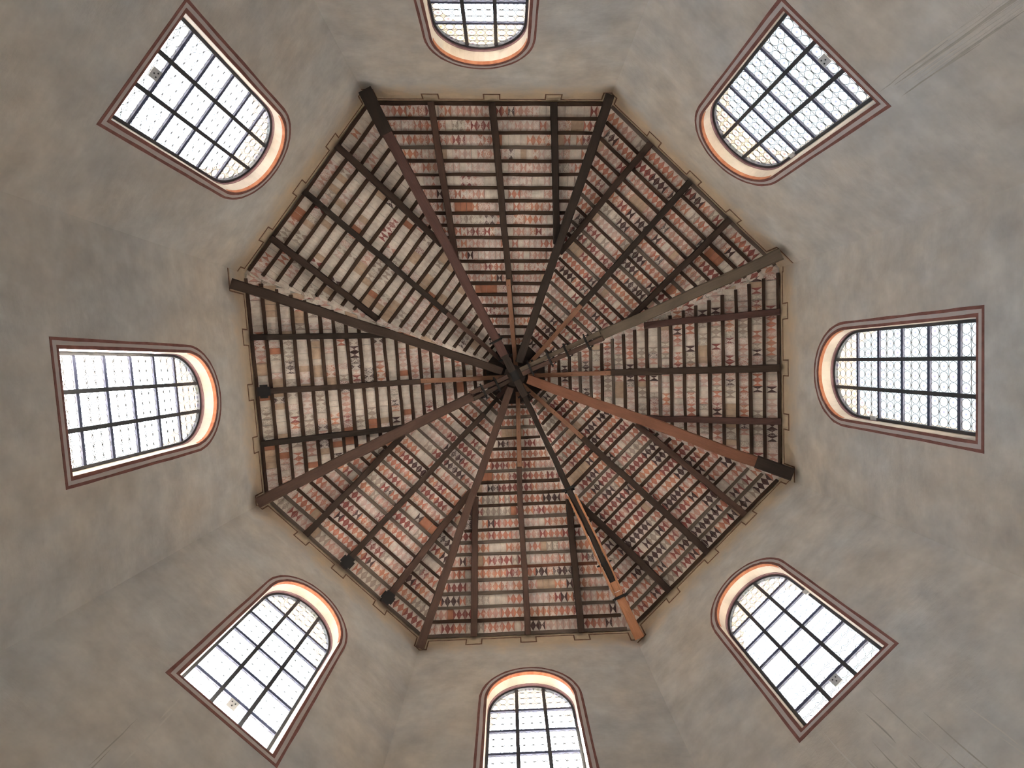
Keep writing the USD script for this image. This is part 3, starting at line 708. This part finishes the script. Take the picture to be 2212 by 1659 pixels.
# ---------------------------------------------------------------- windows
PIT = 0.557
BAR_Z = [EYE[2] + SC * z for z in (.6353, .6817, .7281, .7745, .8209)]
LATCH = {1: .5, 3: .5, 5: .5, 7: .5}
WLAB = ['arched leaded window at the top, cut off by the picture edge', 'arched window of pale blue roundels at the upper right', 'arched window of pale roundels at the far right, lying on its side',
        'arched window at the lower right with darker roundels at one corner', 'arched white-glowing window at the bottom, cut off by the picture edge', 'arched blown-out white window at the lower left',
        'arched blown-out white window at the far left', 'arched white-glowing window at the upper left with small bull\'s-eyes']
GL = ['glass_clear', 'glass_violet', 'glass_green', 'glass_rose', 'glass_straw']
cosr = [(math.cos(t), math.sin(t)) for t in np.linspace(0, 2 * np.pi, 17)[:-1]]
for i, s in enumerate(SIDES):
    l0, w, zs, zb = WIN[i]
    g = np.random.default_rng(500 + i)
    ow = w - BAND - .002                       # half width of the opening
    name = f'window_{i + 1}'; Wn = '/World/' + name
    base = wall_point(s, l0, zb, GLASS_D); LOC[Wn] = base
    x = UsdGeom.Xform.Define(stage, Wn); x.AddTranslateOp().Set(Gf.Vec3d(*map(float, base)))
    say(x.GetPrim(), WLAB[i], 'window', 'eight leaded windows of the drum', 'structure')
    zbar = zb + BAND * .75 + .02; fw = .048; gw = ow - fw
    dz = (zs - (EYE[2] + SC * .8112)) ; bars = [z + dz for z in BAR_Z]
    frame = arch(l0, ow, zs, zbar).difference(arch(l0, gw, zs, zbar + fw))
    part(Wn, 'frame', on_wall(s, poly_solid(frame, .06), GLASS_D - .03), MAT['frame_iron'], label='dark iron arched frame')
    mw = .062; cw = (2 * gw - 2 * mw) / 3
    inner = arch(l0, gw, zs, zbar + fw)
    mx = [l0 - cw / 2 - mw / 2, l0 + cw / 2 + mw / 2]
    for c in mx:
        part(Wn, 'mullion', on_wall(s, poly_solid(sbox(c - mw / 2, zbar + fw, c + mw / 2, zs + 2).intersection(inner), .05), GLASS_D - .02), MAT['frame_iron'])
    bh = .050
    for z in bars:
        for c in (0, 1, 2):
            a_, b_ = l0 - gw + c * (cw + mw), l0 - gw + c * (cw + mw) + cw
            q = sbox(a_, z - bh / 2, b_, z + bh / 2).intersection(inner)
            if not q.is_empty: part(Wn, 'saddle_bar', on_wall(s, poly_solid(q, .035), GLASS_D - .012), MAT['bar_iron'])
    # leaded lights: three roundels a row in each column, three rows between bars
    edges = [bars[0] - PIT] + bars + [bars[-1] + PIT + .2]
    rp = cw / 3; rad = rp / 2 - .004
    discs, cames = [], []
    for b in range(6):
        z0, z1 = edges[b] + bh / 2, edges[b + 1] - bh / 2
        pit = (PIT - bh) / 3
        for r in range(3 if b < 5 else 4):
            zc = z0 + pit * (r + .5)
            for c in range(3):
                a_ = l0 - gw + c * (cw + mw)
                for k in range(3):
                    lc = a_ + rp * (k + .5)
                    ring = Polygon([(lc + rad * p, zc + rad * q) for p, q in cosr])
                    if not ring.intersects(inner): continue
                    discs.append((b, r, c, k, lc, zc, ring.within(inner), ring))
            zl = z0 + pit * (r + 1)
            for c in range(3):
                a_ = l0 - gw + c * (cw + mw)
                if r < 2 or b == 5: cames.append(sbox(a_, zl - .0016, a_ + cw, zl + .0016))
    latch_at = (0, 2, 1, 1)
    holes, rings = [], []
    for b, r, c, k, lc, zc, whole, ring in discs:
        if i in LATCH and (b, r, c, k) == latch_at:
            part(Wn, 'latch_plate', on_wall(s, poly_solid(sbox(lc - .075, zc - .085, lc + .075, zc + .085), .012), GLASS_D - .012), MAT['latch'], label='grey metal latch plate in the bottom row')
            for q in ((-.03, .03), (.03, .03), (0, -.03)):
                part(Wn, 'latch_rivet', on_wall(s, poly_solid(sbox(lc + q[0] - .01, zc + q[1] - .01, lc + q[0] + .01, zc + q[1] + .01), .006), GLASS_D - .018), MAT['frame_iron'])
            continue
        shape = ring if whole else ring.intersection(inner)
        if shape.is_empty or shape.geom_type != 'Polygon' or shape.area < .0012: continue
        holes.append(ring)
        o = Polygon([(lc + (rad + .0032) * p, zc + (rad + .0032) * q) for p, q in cosr]).difference(Polygon([(lc + (rad - .0014) * p, zc + (rad - .0014) * q) for p, q in cosr]))
        rings.append(o if whole else o.intersection(inner))
        P = np.array(shape.exterior.coords)[:-1]; n = len(P)
        ctr = np.array([lc, zc]) if whole else P.mean(0)
        V = np.vstack([np.c_[P, np.full(n, .004)], np.c_[P, np.full(n, 0)], [[*ctr, .010]], [[*ctr, -.006]]])
        F = []
        for q in range(n):
            j = (q + 1) % n; F += [[q, j, 2 * n], [n + j, n + q, 2 * n + 1], [q, n + q, n + j], [q, n + j, j]]
        uv = np.vstack([(P - [lc, zc]) / rad, (P - [lc, zc]) / rad, [(ctr - [lc, zc]) / rad], [(ctr - [lc, zc]) / rad]])
        odd = (r + k + c + b) % 2
        if b == 5: kind = int(g.choice(5, p=[.25, .38, .15, .12, .10]))
        else: kind = (1 if g.random() < .85 else 3) if odd else int(g.choice([0, 2, 0, 4], p=[.45, .40, .10, .05]))
        part(Wn, 'roundel', on_wall(s, (V, np.array(F)), GLASS_D), MAT[GL[kind]], uv=uv)
    field = inner.buffer(-.001)
    solid = unary_union([sbox(c - mw / 2, 0, c + mw / 2, 99) for c in mx] + holes)
    fld = field.difference(solid)
    part(Wn, 'spandrel_glass', on_wall(s, poly_solid(fld, .003), GLASS_D + .001), MAT['glass_pane'], uv=None, label='clear glass between the roundels')
    cam_ = unary_union([q.intersection(inner) for q in rings] + [q.intersection(inner) for q in cames])
    part(Wn, 'lead_came', on_wall(s, poly_solid(cam_, .005), GLASS_D - .002), MAT['lead'], label='lead came around the roundels')
    if i in (1, 2, 3):
        sg = {1: 1, 2: 1, 3: -1}[i]
        part(Wn, 'hinge', on_wall(s, poly_solid(sbox(*((l0 + gw - .03, zs - .42, l0 + ow, zs - .30) if sg > 0 else (l0 - ow, zs - .62, l0 - gw + .03, zs - .5))), .03), GLASS_D - .062), MAT['latch'], label='pale grey hinge on the frame')
